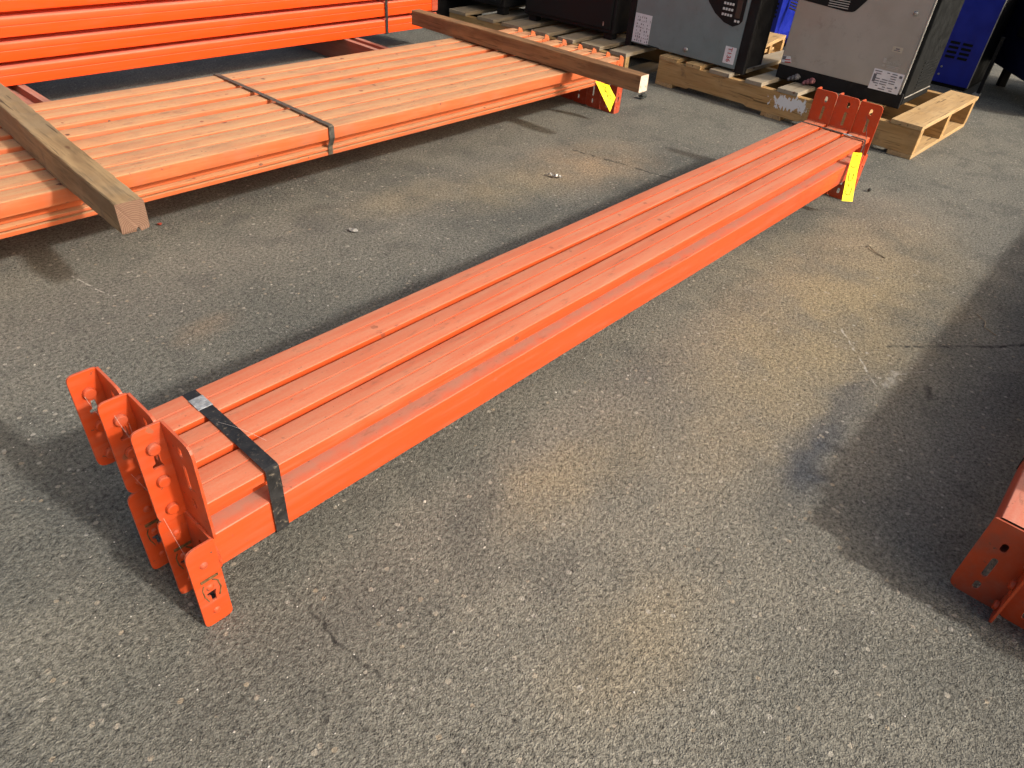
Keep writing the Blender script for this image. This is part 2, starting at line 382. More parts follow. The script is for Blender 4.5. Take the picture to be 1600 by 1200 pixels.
# ------------------------------------------------------------------ mesh helpers
class MB:
    """collects shapes in one bmesh; build() links them as ONE mesh object"""
    def __init__(self): self.bm = bmesh.new()
    def box(self, x0, x1, y0, y1, z0, z1):
        vs_ = [self.bm.verts.new((x, y, z)) for x in (x0, x1) for y in (y0, y1) for z in (z0, z1)]
        for f in ((0, 1, 3, 2), (4, 6, 7, 5), (0, 4, 5, 1), (2, 3, 7, 6), (0, 2, 6, 4), (1, 5, 7, 3)):
            self.bm.faces.new([vs_[i] for i in f])
        return self
    def prism(self, pts, x0, x1, nx=1, jig=None, caps=True):
        """closed (y,z) profile swept along x"""
        rings = []
        for i in range(nx + 1):
            x = x0 + (x1 - x0) * i / nx
            dy, dz = jig(x) if jig else (0, 0)
            rings.append([self.bm.verts.new((x, y + dy, z + dz)) for y, z in pts])
        n = len(pts)
        for a, b in zip(rings, rings[1:]):
            for i in range(n):
                self.bm.faces.new((a[i], a[(i + 1) % n], b[(i + 1) % n], b[i]))
        for r_, fl in ((rings[0], False), (rings[-1], True)) if caps else ():
            es = []
            for i in range(n):
                e = self.bm.edges.get((r_[i], r_[(i + 1) % n]))
                es.append(e)
            bmesh.ops.triangle_fill(self.bm, use_beauty=True, edges=es)
        return self
    def sheet(self, outline, holes, f3, tvec):
        """flat plate with holes, given thickness; f3 maps (u,v) to a point"""
        es = []
        for loop in [outline] + list(holes):
            vs_ = [self.bm.verts.new(f3(u, v)) for u, v in loop]
            es += [self.bm.edges.new((vs_[i], vs_[(i + 1) % len(vs_)])) for i in range(len(vs_))]
        g = bmesh.ops.triangle_fill(self.bm, use_beauty=True, edges=es)
        fs = [x for x in g['geom'] if isinstance(x, bmesh.types.BMFace)]
        e = bmesh.ops.extrude_face_region(self.bm, geom=fs)
        bmesh.ops.translate(self.bm, vec=tvec, verts=[x for x in e['geom'] if isinstance(x, bmesh.types.BMVert)])
        return self
    def cyl(self, p, d, r, h, n=14, r2=None, dome=0.0):
        d = Vector(d).normalized()
        a = d.orthogonal().normalized(); b = d.cross(a)
        prof = [(r, 0), (r if r2 is None else r2, h * (.75 if dome else 1.0))]
        if dome: prof += [((r if r2 is None else r2) * .6, h)]
        rings = []
        for rr, hh in prof:
            rings.append([self.bm.verts.new(Vector(p) + d * hh + (a * math.cos(t) + b * math.sin(t)) * rr) for t in [2 * math.pi * i / n for i in range(n)]])
        for q, w in zip(rings, rings[1:]):
            for i in range(n): self.bm.faces.new((q[i], q[(i + 1) % n], w[(i + 1) % n], w[i]))
        self.bm.faces.new(rings[-1]); self.bm.faces.new(rings[0][::-1])
        return self
    def tube(self, pts, r, n=6):
        pts = [Vector(p) for p in pts]; rings = []
        for i, p in enumerate(pts):
            d = (pts[min(i + 1, len(pts) - 1)] - pts[max(i - 1, 0)]).normalized()
            a = d.orthogonal().normalized() if i == 0 else (rings_a - d * rings_a.dot(d)).normalized()
            rings_a = a; b = d.cross(a)
            rings.append([self.bm.verts.new(p + (a * math.cos(t) + b * math.sin(t)) * r) for t in [2 * math.pi * j / n for j in range(n)]])
        for q, w in zip(rings, rings[1:]):
            for i in range(n): self.bm.faces.new((q[i], q[(i + 1) % n], w[(i + 1) % n], w[i]))
        self.bm.faces.new(rings[0][::-1]); self.bm.faces.new(rings[-1])
        return self
    def mesh(self, name, mat):
        bmesh.ops.recalc_face_normals(self.bm, faces=self.bm.faces)
        me = bpy.data.meshes.new(name)
        self.bm.to_mesh(me); self.bm.free()
        me.materials.append(M[mat] if isinstance(mat, str) else mat)
        return me
    def build(self, name, mat, parent=None, bevel=0, smooth=False, seg=2):
        return link(name, self.mesh(name, mat), parent, bevel, smooth, seg)

def link(name, me, parent=None, bevel=0, smooth=False, seg=2):
    o = bpy.data.objects.new(name, me); COL.objects.link(o)
    if parent: o.parent = parent
    if smooth:
        for p in me.polygons: p.use_smooth = True
    if bevel:
        m = o.modifiers.new('edge', 'BEVEL'); m.width = bevel; m.segments = seg; m.limit_method = 'ANGLE'; m.angle_limit = R(35)
        m.harden_normals = False
    return o
def empty(name, loc=(0, 0, 0), rot=(0, 0, 0)):
    o = bpy.data.objects.new(name, None); COL.objects.link(o)
    o.location = loc; o.rotation_euler = rot; o.empty_display_size = .05
    return o
def tag(o, label=None, cat=None, group=None, kind=None):
    if label: o['label'] = label
    if cat: o['category'] = cat
    if group: o['group'] = group
    if kind or cat: o['kind'] = kind or 'thing'
    return o
def copy_tree(o, parent=None):
    c = o.copy(); COL.objects.link(c); c.parent = parent
    for ch in list(o.children): copy_tree(ch, c)
    return c
def rounded(pts, r, n=3):
    """round the convex/concave corners of a closed polygon; r may be a list"""
    out = []; N = len(pts)
    for i in range(N):
        rr = r[i] if isinstance(r, (list, tuple)) else r
        p = Vector(pts[i]); a = Vector(pts[i - 1]); b = Vector(pts[(i + 1) % N])
        if rr <= 0: out.append(tuple(p)); continue
        u = (a - p).normalized(); w = (b - p).normalized()
        s = p + u * rr; e = p + w * rr
        for j in range(n + 1):
            t = j / n
            out.append(tuple((1 - t) ** 2 * s + 2 * t * (1 - t) * p + t ** 2 * e))
    return out
def slot(cx, cy, w, h, n=5):
    """rounded vertical slot outline"""
    r = w / 2; o = []
    for i in range(n + 1):
        t = math.pi * i / n; o.append((cx + r * math.cos(t), cy + h / 2 - r + r * math.sin(t)))
    for i in range(n + 1):
        t = math.pi + math.pi * i / n; o.append((cx + r * math.cos(t), cy - h / 2 + r + r * math.sin(t)))
    return o

# ------------------------------------------------------------------ ground
g = MB()
nx = 40
for i in range(1):
    vs4 = [g.bm.verts.new(p) for p in ((-60, -60, 0), (60, -60, 0), (60, 60, 0), (-60, 60, 0))]
    g.bm.faces.new(vs4)
ground = g.build('ground', 'asphalt')
tag(ground, kind='structure')

# ------------------------------------------------------------------ rack beams
W, H, ZB = .069, .066, .1053      # box section width, height, underside above the connector's foot
PITCH = .0775
E_ = .039                          # how far a connector's flange reaches past the beam's end

def beam_profile(step_w, step_h, seam=True, groove_front=False):
    """(y,z): front face at y=0, deck step cut from the rear top corner, lock seam along the underside"""
    T = W - step_w
    top = ZB + H
    p = [(0, ZB)]; r = [.0035]
    if seam:
        s = W * .47
        for q in ((s - .0016, ZB), (s - .0008, ZB + .0016), (s + .0008, ZB + .0016), (s + .0016, ZB)):
            p.append(q); r.append(0)
    p += [(W, ZB), (W, top - step_h), (T, top - step_h), (T, top), (0, top)]
    r += [.0035, .003, .002, .004, .0042]
    if groove_front:
        for q in ((0, top - .009), (.009, top - .011), (.009, top - .016), (0, top - .018)):
            p.append(q); r.append(0)
    return rounded(p, r)

def connector_mesh(side, full=True):
    """angle bracket: end plate (slots) across the beam's end, flange running on past it along the front.
    side=-1: near end (flange towards -x), +1 far end. Built about x=0 = outer face of the plate's inner side."""
    s = side
    mb = MB()
    top = .168
    if full:
        pl = rounded([(.002, 0), (.0757, 0), (.0757, top), (.002, top)], [0, .017, .005, 0], 4)
        pl_holes = [slot(.041, .028, .010, .020), slot(.041, .073, .0095, .046), slot(.041, .122, .010, .018)]
        fl = rounded([(s * E_, 0), (-s * .004, 0), (-s * .004, top), (s * E_, top)] if s < 0 else [(-.004, 0), (E_, 0), (E_, top), (-.004, top)],
                     [.011, .009, .0, .016] if s < 0 else [.009, .011, .016, 0], 4)
        kz = .079; kx = s * .017
        kz = .061; key = [(kx - .0075, kz + .009), (kx - .0075, kz + .003), (kx - .003, kz + .001), (kx - .0025, kz - .012), (kx + .0035, kz - .012), (kx + .004, kz + .002), (kx + .0065, kz + .010)]
        mb.sheet(pl, pl_holes, lambda u, v: (-s * .0, u, v), (-s * .004, 0, 0))
        mb.sheet(fl, [key], lambda u, v: (u, -.002, v), (0, .004, 0))
    else:
        t0, t1 = ZB - .012, ZB + H + .004
        pl = rounded([(.002, t0), (.0757, t0), (.0757, t1), (.002, t1)], [.0, .008, .008, .0], 3)
        mb.sheet(pl, [slot(.041, (t0 + t1) / 2, .0095, .03)], lambda u, v: (0, u, v), (-s * .004, 0, 0))
        fl = [(-s * .004, t0), (s * E_, t0 + .01), (s * E_, t1 + .008), (s * .020, t1 + .017), (s * .013, t1 + .017), (s * .010, t1), (-s * .004, t1)]
        mb.sheet(fl, [], lambda u, v: (u, -.002, v), (0, .004, 0))
    return mb
STUD = MB().cyl((0, 0, 0), (0, 1, 0), .0088, .0075, 18, .0084, .0).mesh('rivet', 'orange_conn')
HEAD = MB().cyl((0, 0, 0), (0, -1, 0), .0062, .0032, 12, .0045, .5).mesh('rivet_head', 'orange_conn')
CONN = {}
for full in (True, False):
    for s in (-1, 1):
        for mt in ('orange_conn', 'orange_far_conn', 'orange_far'):
            CONN[full, s, mt] = connector_mesh(s, full).mesh('end_connector', mt)
# spring lock that has scraped through the paint on the outer face of a connector
def lock_mesh():
    mb = MB()
    mb.tube([(-.026, -.0024, .090), (-.0295, -.0024, .082), (-.0285, -.0024, .066), (-.0245, -.0024, .053)], .0010, 5)
    mb.tube([(-.012, -.0024, .094), (-.0055, -.0024, .087), (-.0035, -.0024, .070), (-.0075, -.0024, .056)], .0013, 5)
    mb.box(-.029, -.003, -.0034, -.0022, .0965, .1015)
    return mb.mesh('spring_lock', 'bare')
LOCK = lock_mesh()
# lumpy weld run where the box section meets its end plate
WELD = {}
for s in (-1, 1):
    mb = MB(); rw = random.Random(4 + s)
    path = [(.003, ZB + .05), (.0, ZB + .03), (-.0005, ZB + .012), (.002, ZB - .0005)] + [(.008 + i * .0075, ZB - .0012 + rw.uniform(-.0006, .0006)) for i in range(8)]
    mb.tube([(-s * (.0052 + rw.uniform(-.0008, .0012)), y, z) for y, z in path], .0024, 6)
    WELD[s] = mb.mesh('weld_bead', 'orange_conn')

def make_beam(name, L, profile, mat, cmat, full=True, details=True, sag=0.0, ph=0.0, rz=(.0267, .0800, .1290)):
    root = empty(name)
    seg = 24
    tb = MB().prism(profile, .004, L - .004, seg, lambda x: (.0012 * math.sin(x * 2.1 + ph) * math.sin(math.pi * x / L) + .0005 * math.sin(x * 9 + ph * 3), -sag * math.sin(math.pi * x / L) + .0004 * math.sin(x * 7.3 + ph * 2)), False).build('box_section', mat, root)
    me = tb.data
    for p in me.polygons: p.use_smooth = True
    tb.data.shade_smooth() if False else None
    m = tb.modifiers.new('split', 'EDGE_SPLIT'); m.split_angle = R(32)
    for s, x in ((-1, 0), (1, L)):
        c = link('end_connector', CONN[full, s, cmat], root, .0009)
        c.location = (x, 0, 0)
        if full and details:
            w_ = link('weld_bead', WELD[s], c)
        if details:
            for z in rz if full else (ZB + .02, ZB + .05):
                r1 = link('rivet', STUD, c, .0016); r1.location = (s * .018, .002, z)
                r2 = link('rivet_head', HEAD, c); r2.location = (s * .018, -.002, z)
            if full and s < 0:
                k_ = link('spring_lock', LOCK, c)
    return root

PRO_A = beam_profile(.032, .047)
PRO_B = rounded([(0, ZB), (W, ZB), (W, ZB + H), (0, ZB + H)], .0045)
PRO_BL = beam_profile(.032, .047, True, True)
LEN = 2.436
CT = .339    # crown of the upturned connectors

# --- centre bundle: three beams standing, three upturned on top of them
proto_low = make_beam('rack_beam', LEN, PRO_A, 'orange_low', 'orange_conn')
GRP = 'orange rack beams in the centre bundle'
low_lab = ['lower-row orange beam at the front of the centre bundle, lock showing on its connector',
           'lower-row orange beam in the middle of the centre bundle, mostly hidden',
           'lower-row orange beam at the back of the centre bundle']
for i in range(3):
    b = proto_low if i == 0 else copy_tree(proto_low)
    b.location = ((0, .002, -.006)[i], i * PITCH + (0, .001, -.004)[i], 0)
    tag(b, low_lab[i], 'beam', GRP)
UP_RZ = (.034, .093, .146)
proto_up = make_beam('rack_beam', LEN, PRO_A, 'orange', 'orange_conn', rz=UP_RZ)
up_lab = ['top-row orange beam nearest the camera side of the centre bundle, beside the dirty ledge',
          'middle of the three top-row orange beams in the centre bundle',
          'top-row orange beam at the back of the centre bundle, under the strap seal']
for i in range(3):
    b = proto_up if i == 0 else make_beam('rack_beam', LEN, PRO_A, 'orange', 'orange_conn', sag=(0, .001, -.0008)[i], ph=1.7 * i, rz=UP_RZ)
    b.rotation_euler = (math.pi, 0, (0, R(.03), R(-.02))[i])
    b.location = ((.004, -.002, -.008)[i], .0713 + i * PITCH + (0, -.001, .001)[i], CT + (-.004, .0, .002)[i])
    tag(b, up_lab[i], 'beam', GRP)

# ------------------------------------------------------------------ straps
def strap(name, path, x, w, t, mat, label, cat='strap', skew=0.0, group=None):
    """closed band round a bundle: path of (y,z), w wide along x"""
    root = empty(name, (x, path[0][0], path[0][1]))
    mb = MB()
    n = len(path)
    P = [Vector(p) for p in path]
    c = sum(P, Vector((0, 0))) / n
    rings = []
    for i, p in enumerate(P):
        d = ((P[(i + 1) % n] - p).normalized() + (p - P[i - 1]).normalized())
        d = d.normalized() if d.length > 1e-6 else Vector((1, 0))
        nn = Vector((d.y, -d.x))
        if nn.dot(p - c) < 0: nn = -nn
        q = p + nn * t
        ox = skew * (p.x - c.x)
        rings.append([mb.bm.verts.new((u + ox, a.x - path[0][0], a.y - path[0][1])) for u, a in ((-w / 2, p), (w / 2, p), (w / 2, q), (-w / 2, q))])
    for i in range(n):
        a, b = rings[i], rings[(i + 1) % n]
        for j in range(4): mb.bm.faces.new((a[j], a[(j + 1) % 4], b[(j + 1) % 4], b[j]))
    mb.build('band', mat, root)
    tag(root, label, cat, group)
    return root
yb = .0713 + 2 * PITCH + .002      # rear face of the top row
topz = CT - ZB                      # top of the upturned beams
def hull(yf, yb_, zt, zl, zb, off=.0012):
    """front lower, under, up the back, over the top"""
    return [(yf - off, zt + off * .2), (yf - off, zl), (yf - off, zb + .003), (yf + .003, zb - off), (yb_ * .5 + yf * .5, zb - off - .001), (yb_ - .003, zb - off), (yb_ + off, zb + .003),
            (yb_ + off, zl), (yb_ + off, zt - .003), (yb_ - .003, zt + off), (yf + (yb_ - yf) * .66, zt + off + .0008), (yf + (yb_ - yf) * .33, zt + off + .0006), (yf + .003, zt + off)]
s1 = strap('strap', hull(-.001, yb, topz, .171, ZB, .0014), .105, .0215, .0011, 'strap_black', 'wide black band round the near end of the centre bundle')
def seal(root, y, z, w, l, dz=.0):
    mb = MB()
    y -= root.location.y; z -= root.location.z
    pr = [(-l / 2, 0), (-l / 2 + .003, .0010), (-l * .18, .0008), (0, .0015), (l * .2, .0008), (l / 2 - .003, .0012), (l / 2, 0)]
    mb.prism([(y + a, z + b) for a, b in pr], -w / 2, w / 2)
    return mb.build('seal', 'seal', root, .0004)
seal(s1, .190, topz + .0026, .0235, .034)
s2 = strap('strap', hull(-.001, yb, topz, .171, ZB, .0014), 2.372, .013, .001, 'strap_steel', 'thin dark steel band round the far end of the centre bundle', skew=.02)
seal(s2, .060, topz + .0024, .014, .030)

# ------------------------------------------------------------------ left bundle: faded beams, two rows
LB = 2.66; XB0 = 2.545 - LB
fronts = [1.110, 1.179, 1.256, 1.338, 1.430, 1.526, 1.614, 1.690]   # front edge of each top beam
DZB = .0
profB = rounded([(0, .172 - .066), (0, .106), (.03, .106), (.03, .136), (0, .136)], 0) if False else None
def topB_profile():
    # deck step downwards and to the front: short bright face, recess below, lock seam on top
    t, b_, f = .235, .1735, .199
    s = .030
    p = [(0, f), (s, f), (s, b_), (W - .003, b_), (W - .003, t), (0, t)]
    return rounded(p, [.003, .001, .002, .003, .004, .0045])
def lowB_profile():
    t, b_ = .1715, .1300
    p = [(0, .147), (.045, .147), (.045, b_), (W, b_), (W, t), (0, t), (0, .1645), (.011, .1635), (.011, .1590), (0, .1580)]
    return rounded(p, [.003, .001, .003, .003, .003, .002, .0, 0, 0, 0])
def make_beam_b(profile, low):
    root = empty('faded_beam')
    tb = MB().prism(profile, .004, LB - .004, 26, lambda x: (0, -.003 * math.sin(math.pi * x / LB))).build('box_section', 'orange_far', root)
    for p in tb.data.polygons: p.use_smooth = True
    m = tb.modifiers.new('split', 'EDGE_SPLIT'); m.split_angle = R(32)
    for s, x in ((-1, 0), (1, LB)):
        c = link('end_connector', CONN[low, s, 'orange_far_conn' if low else 'orange_far'], root, .0009)
        c.location = (x, 0, 0) if low else (x - s * .05, 0, .0605)
        if s > 0:
            for z in (.0267, .085, .1283) if low else (ZB + .02, ZB + .05):
                r1 = link('rivet', STUD, c); r1.location = (.018, .002, z)
                r2 = link('rivet_head', HEAD, c); r2.location = (.018, -.002, z)
    return root
pt, pl_ = make_beam_b(topB_profile(), False), make_beam_b(lowB_profile(), True)
nth = ['front', 'second', 'third', 'fourth', 'fifth', 'sixth', 'seventh', 'rearmost']
for i, y in enumerate(fronts):
    b = pt if i == 0 else copy_tree(pt)
    b.location = (XB0 + random.uniform(-.008, .008), y, random.uniform(-.0015, .0015)); b.rotation_euler.z = R(random.uniform(-.05, .05))
    tag(b, ('front beam of' if i == 0 else 'rearmost beam of' if i == 7 else nth[i] + ' beam from the front of') + ' the top row in the faded wide bundle', 'beam', 'faded orange beams in the wide bundle')
for i in range(8):
    b = pl_ if i == 0 else copy_tree(pl_)
    b.location = (XB0 + random.uniform(-.006, .006), 1.122 + i * .0815, 0)
    tag(b, ('front beam of' if i == 0 else 'rearmost beam of' if i == 7 else nth[i] + ' beam from the front of') + ' the bottom row in the faded wide bundle', 'beam', 'faded orange beams in the wide bundle')
ybB = 1.690 + W
pathB = [(1.1085, .2362), (1.1075, .2000), (1.1193, .1740), (1.1203, .1470), (1.165, .1290), (1.45, .1280), (1.755, .1285), (ybB + .004, .1310), (ybB + .001, .173), (ybB, .234), (ybB - .004, .2368), (1.50, .2380), (1.30, .2376), (1.115, .2372)]
s3 = strap('strap', pathB, 1.020, .016, .001, 'strap_brown', 'weathered steel band across the middle of the wide faded bundle', skew=.0)
seal(s3, 1.108, .226, .0, .0) if False else None
mb = MB(); mb.prism([(-.0030, -.002), (-.0036, -.036), (.0085, -.061), (.0100, -.0605), (-.0020, -.0355), (-.0014, -.002)], -.0095, .0095)
mb.build('seal', 'strap_steel', s3, .0004)

# timbers across the left bundle
def timber(name, x0, x1, y0, y1, z0, z1, mat, endmat, rot, label, kerf=False):
    mb = MB()
    rnd = random.Random(x0)
    prof = rounded([(x0, z0), (x1, z0), (x1, z1), (x0, z1)], [.003, .003, .006, .005], 3)
    if kerf:
        xc = x0 + (x1 - x0) * .60
        prof = rounded([(x0, z0), (xc - .005, z0), (xc - .0045, z0 + .007), (xc + .0015, z0 + .010), (xc + .004, z0), (x1, z0 + .004), (x1, z1), (x0, z1)], [.003, 0, 0, 0, 0, .003, .006, .005], 3)
    n = 48; rings = []
    for i in range(n + 1):
        y = y0 + (y1 - y0) * i / n
        a = math.sin(y * 9 + x0) * .0010; c = math.sin(y * 5.3) * .0014
        rings.append([mb.bm.verts.new((x + a + rnd.uniform(-.0006, .0006), y + (rnd.uniform(-.0015, .0015) if i in (0, n) else 0), z + (c if z > z0 + .02 else 0) + (max(0, (1.08 - y) / .32) * .012 if kerf and z < z0 + .02 else 0) + rnd.uniform(-.0005, .0005))) for x, z in prof])
    m_ = len(prof)
    for a, b in zip(rings, rings[1:]):
        for i in range(m_): mb.bm.faces.new((a[i], a[(i + 1) % m_], b[(i + 1) % m_], b[i]))
    ends = []
    for r_ in (rings[0], rings[-1]):
        es = [mb.bm.edges.get((r_[i], r_[(i + 1) % m_])) for i in range(m_)]
        gg = bmesh.ops.triangle_fill(mb.bm, use_beauty=True, edges=es)
        ends += [f for f in gg['geom'] if isinstance(f, bmesh.types.BMFace)]
    for f in ends: f.material_index = 1
    me = mb.mesh(name, mat); me.materials.append(M[endmat])
    o = link(name, me)
    ctr = Vector(((x0 + x1) / 2, y0, z0))
    o.matrix_world = Matrix.Translation(ctr) @ Matrix.Rotation(rot, 4, 'Z') @ Matrix.Translation(-ctr)
    tag(o, label, 'timber')
    return o
timber('timber', .252, .309, .762, 2.02, .2395, .319, 'timber_a', 'end_a', R(-3.4), 'weathered grey-brown timber post across the near end of the wide bundle', True)
timber('timber', 2.140, 2.193, .765, 2.02, .2385, .300, 'timber_b', 'end_b', R(0.2), 'brown timber across the far end of the wide bundle, pale sawn end')

# ------------------------------------------------------------------ back-left stack of bright beams on their sides
LC = 2.75; XC1 = 2.60
def profC():
    h = .0605; s = h * .58
    return rounded([(0, 0), (.064, 0), (.064, h), (0, h), (0, s + .0022), (.0025, s + .0012), (.0025, s - .0010), (0, s - .0014)], [.004, .004, .004, .0075, 0, 0, 0, 0])
tb = MB().prism(profC(), 0, LC, 8).mesh('box_section', 'orange_new')
for p in tb.polygons: p.use_smooth = True
cm = MB()
cm.sheet(rounded([(-.004, -.004), (.150, -.004), (.150, .074), (-.004, .074)], .005), [slot(.08, .034, .03, .0095)], lambda u, v: (0, u, v), (.004, 0, 0))
cm.sheet(rounded([(.004, -.002), (.040, -.002), (.040, .070), (.004, .070)], [0, .008, .008, 0]), [], lambda u, v: (u, -.004, v), (0, .004, 0))
cm = cm.mesh('end_connector', 'orange_far_conn')
ordC = ['bottom', 'second', 'third', 'fourth', 'fifth']
for i in range(5):
    root = empty('bright_beam', (XC1 - LC + (0, .01, -.006, .004, 0)[i], 2.40 + (0, .003, -.002, .002, 0)[i], .1125 + i * .0785))
    o = link('box_section', tb, root); m = o.modifiers.new('split', 'EDGE_SPLIT'); m.split_angle = R(32)
    o = link('end_connector', cm, root, .0009); o.location = (LC, 0, 0)
    tag(root, ('bottom' if i == 0 else ordC[i] + ' from the bottom') + ' beam of the bright orange stack at the back left', 'beam', 'bright orange beams stacked at the back left')
# rear column added to darken the gaps: deeper section closing the rows from behind
tr = MB().prism(rounded([(0, 0), (.064, 0), (.064, .077), (0, .077)], .004), 0, LC, 2).mesh('box_section', 'orange_new')
for i in range(5):
    root = empty('bright_beam', (XC1 - LC - .03, 2.568, .1125 + i * .0785))
    link('box_section', tr, root)
    o = link('end_connector', cm, root, .0009); o.location = (LC, 0, 0)
    tag(root, ('bottom' if i == 0 else ordC[i] + ' from the bottom') + ' beam of the rear column added to darken the gaps in the bright orange stack', 'beam', 'added bright orange beams of the rear column')
s4 = strap('strap', [(2.3965, .50), (2.3965, .30), (2.3965, .1115), (2.40, .1105), (2.46, .1105), (2.466, .1115), (2.466, .3), (2.466, .50), (2.46, .502), (2.40, .502)], 2.30, .016, .0012, 'strap_black', 'black band round the bright orange stack at the back left')
def dunnage(x, label):
    root = empty('dunnage_channel', (x, 1.95, 0))
    mb = MB()
    # two upstanding lips with a trough between
    pr = [(0, 0), (.085, 0), (.085, .110), (.060, .110), (.056, .085), (.030, .085), (.026, .110), (0, .110)]
    mb.bm.free(); mb.bm = bmesh.new()
    mb.sheet(rounded(pr, .002), [], lambda u, v: (u, 0, v), (0, 1.0, 0))
    mb.build('channel', 'primer', root, .001)
    tag(root, label, 'channel', 'channels under the bright orange stack')
dunnage(.530, 'worn reddish channel under the left of the bright orange stack')
dunnage(2.04, 'worn reddish channel under the bright stack near its black band')

# ------------------------------------------------------------------ right bundle, cut by the frame
GR = 'orange beams in the right-hand bundle'
rb = make_beam('rack_beam', LEN, PRO_B, 'orange_edge', 'orange_conn')
rb.location = (.880, -.866, 0)
tag(rb, 'orange beam with slotted end plate at the right edge of the picture', 'beam', GR)
for i in range(1, 4):
    b = copy_tree(rb); b.location = (.880 - .006 * (i % 2), -.866 - i * PITCH, 0)
    tag(b, ['', 'second', 'third', 'outermost'][i] + ' lower-row beam of the right bundle, past the slotted end plate', 'beam', GR)
ru = make_beam('rack_beam', LEN, PRO_A, 'orange', 'orange_conn', full=False, details=False)
for i in range(4):
    b = ru if i == 0 else copy_tree(ru)
    b.location = (1.03 + .008 * (i % 2), -.835 - W - i * PITCH, .0682)
    tag(b, ['innermost', 'second', 'third', 'outermost'][i] + ' beam of the upper row in the right bundle', 'beam', GR)
yf_, yb2 = -.835 - 3 * PITCH - W, -.835
pathR = [(yf_ - .002, topz), (yf_ - .002, .171), (-1.11, ZB - .002), (-.81, ZB - .002), (-.7955, ZB + .004), (-.7955, .1715), (yb2 + .002, topz - .003), (yb2 - .003, topz + .0014), (yf_ + .003, topz + .0014)]
s5 = strap('strap', pathR, 1.135, .014, .001, 'strap_black', 'black band round the bundle at the right edge')

# ------------------------------------------------------------------ tags
def hang_tag(name, corners, strokes, label, tie=None, curl=.004):
    """corners tl,tr,br,bl; strokes in tag coordinates u (0-1 across), v (0-1 down)"""
    tl, tr, br, bl = [Vector(c) for c in corners]
    root = empty(name, tl)
    nrm = (tr - tl).cross(bl - tl).normalized()
    def at(u, v):
        p = tl * (1 - u) * (1 - v) + tr * u * (1 - v) + br * u * v + bl * (1 - u) * v
        return p + nrm * curl * math.sin(v * math.pi) - tl
    mb = MB(); n = 10
    g_ = [[mb.bm.verts.new(at(u, j / n)) for u in (0, .5, 1)] for j in range(n + 1)]
    for j in range(n):
        for i in range(2): mb.bm.faces.new((g_[j][i], g_[j][i + 1], g_[j + 1][i + 1], g_[j + 1][i]))
    o = mb.build('card', 'tag', root)
    m = o.modifiers.new('thick', 'SOLIDIFY'); m.thickness = .0006; m.offset = 0
    for st in strokes:
        mb = MB(); mb.tube([at(u, v) - nrm * .0004 * (1 if nrm.dot(cam.location - tl) < 0 else -1) for u, v in st], .0013, 5)
        mb.build('pen_stroke', 'marker', root)
    if tie:
        mb = MB(); mb.tube([Vector(p) - tl for p in tie], .0009, 5); mb.build('wire_tie', 'strap_steel', root)
    tag(root, label, 'tag')
    return root
cam.location = cam.matrix_world.translation
hang_tag('price_tag', ((2.2803, -0.0032, 0.2142), (2.3087, -0.0234, 0.2119), (2.2874, -0.0566, 0.0588), (2.2521, -0.0313, 0.0619)),
         [[(.42, .06), (.5, .045), (.58, .06)], [(.2, .275), (.35, .30), (.55, .30), (.75, .275)],
          [(.22, .42), (.18, .50), (.25, .575), (.45, .58), (.62, .54), (.66, .43)],
          [(.20, .78), (.15, .83), (.30, .86), (.60, .865), (.68, .80), (.75, .70)], [(.22, .64), (.35, .65), (.42, .70)]],
         'long yellow handwritten tag hanging at the far end of the centre bundle',
         [(2.312, -.028, .198), (2.35, -.012, .225), (2.372, -.003, .240), (2.43, .03, .275), (2.437, .040, .295)])
hang_tag('price_tag', ((2.3602, 1.1195, 0.1691), (2.4099, 1.0794, 0.1532), (2.4281, 1.0499, 0.1079), (2.3995, 1.0486, 0.0518)),
         [[(.30, .22), (.45, .15), (.62, .20), (.55, .32), (.35, .38), (.60, .40)], [(.42, .28), (.50, .46)],
          [(.66, .45), (.46, .52), (.40, .66), (.55, .76), (.72, .68), (.66, .58), (.46, .60)]],
         'crooked yellow tag numbered 36 hanging under the brown timber', None, .003)

# ------------------------------------------------------------------ pallets
BOARD = {}
def board(parent, name, x0, x1, y0, y1, z0, z1, mat, bev=.0018):
    key = (round(x1 - x0, 3), round(y1 - y0, 3), round(z1 - z0, 3), mat)
    if key not in BOARD:
        BOARD[key] = MB().box(0, x1 - x0, 0, y1 - y0, 0, z1 - z0).mesh(name, mat)
    o = link(name, BOARD[key], parent, bev)
    o.location = (x0, y0, z0)
    o.rotation_euler = (random.uniform(-.004, .004), random.uniform(-.004, .004), random.uniform(-.006, .006))
    return o
def pallet(name, x, y, dx, dy, h, boards, mats, rot, label, notch=True):
    """stringers along y (front one at x=0), deck boards along x; boards: list of (y, width)"""
    root = empty(name, (x, y, 0), (0, 0, rot))
    st, bo = mats
    t = .018
    zs0, zs1 = t, h - t
    for i, sx in enumerate((0, dx / 2 - .019, dx - .038)):
        mb = MB()
        pr = [(0, zs0), (dy, zs0), (dy, zs1), (0, zs1)]
        if notch:
            a, b_, n_ = dy * .14, dy * .34, .020
            pr = [(0, zs0), (a, zs0), (a + .015, zs0 + n_ * .4), (b_ + .06, zs0 + n_ * .4), (b_ + .08, zs0), (dy - b_ - .08, zs0), (dy - b_ - .06, zs0 + n_ * .4), (dy - a - .015, zs0 + n_ * .4), (dy - a, zs0), (dy, zs0), (dy, zs1), (0, zs1)]
        mb.prism(pr, 0, .038)
        o = mb.build('stringer', st, root, .002); o.location = (sx, 0, 0)
    for (by, bw) in boards:
        board(root, 'deck_board', -.004, dx + .004, by, by + bw, h - t, h, bo)
    for by in (0.0, dy / 2 - .05, dy - .10):
        board(root, 'bottom_board', 0, dx, by, by + .10, .0, t, bo)
    tag(root, label, 'pallet')
    return root
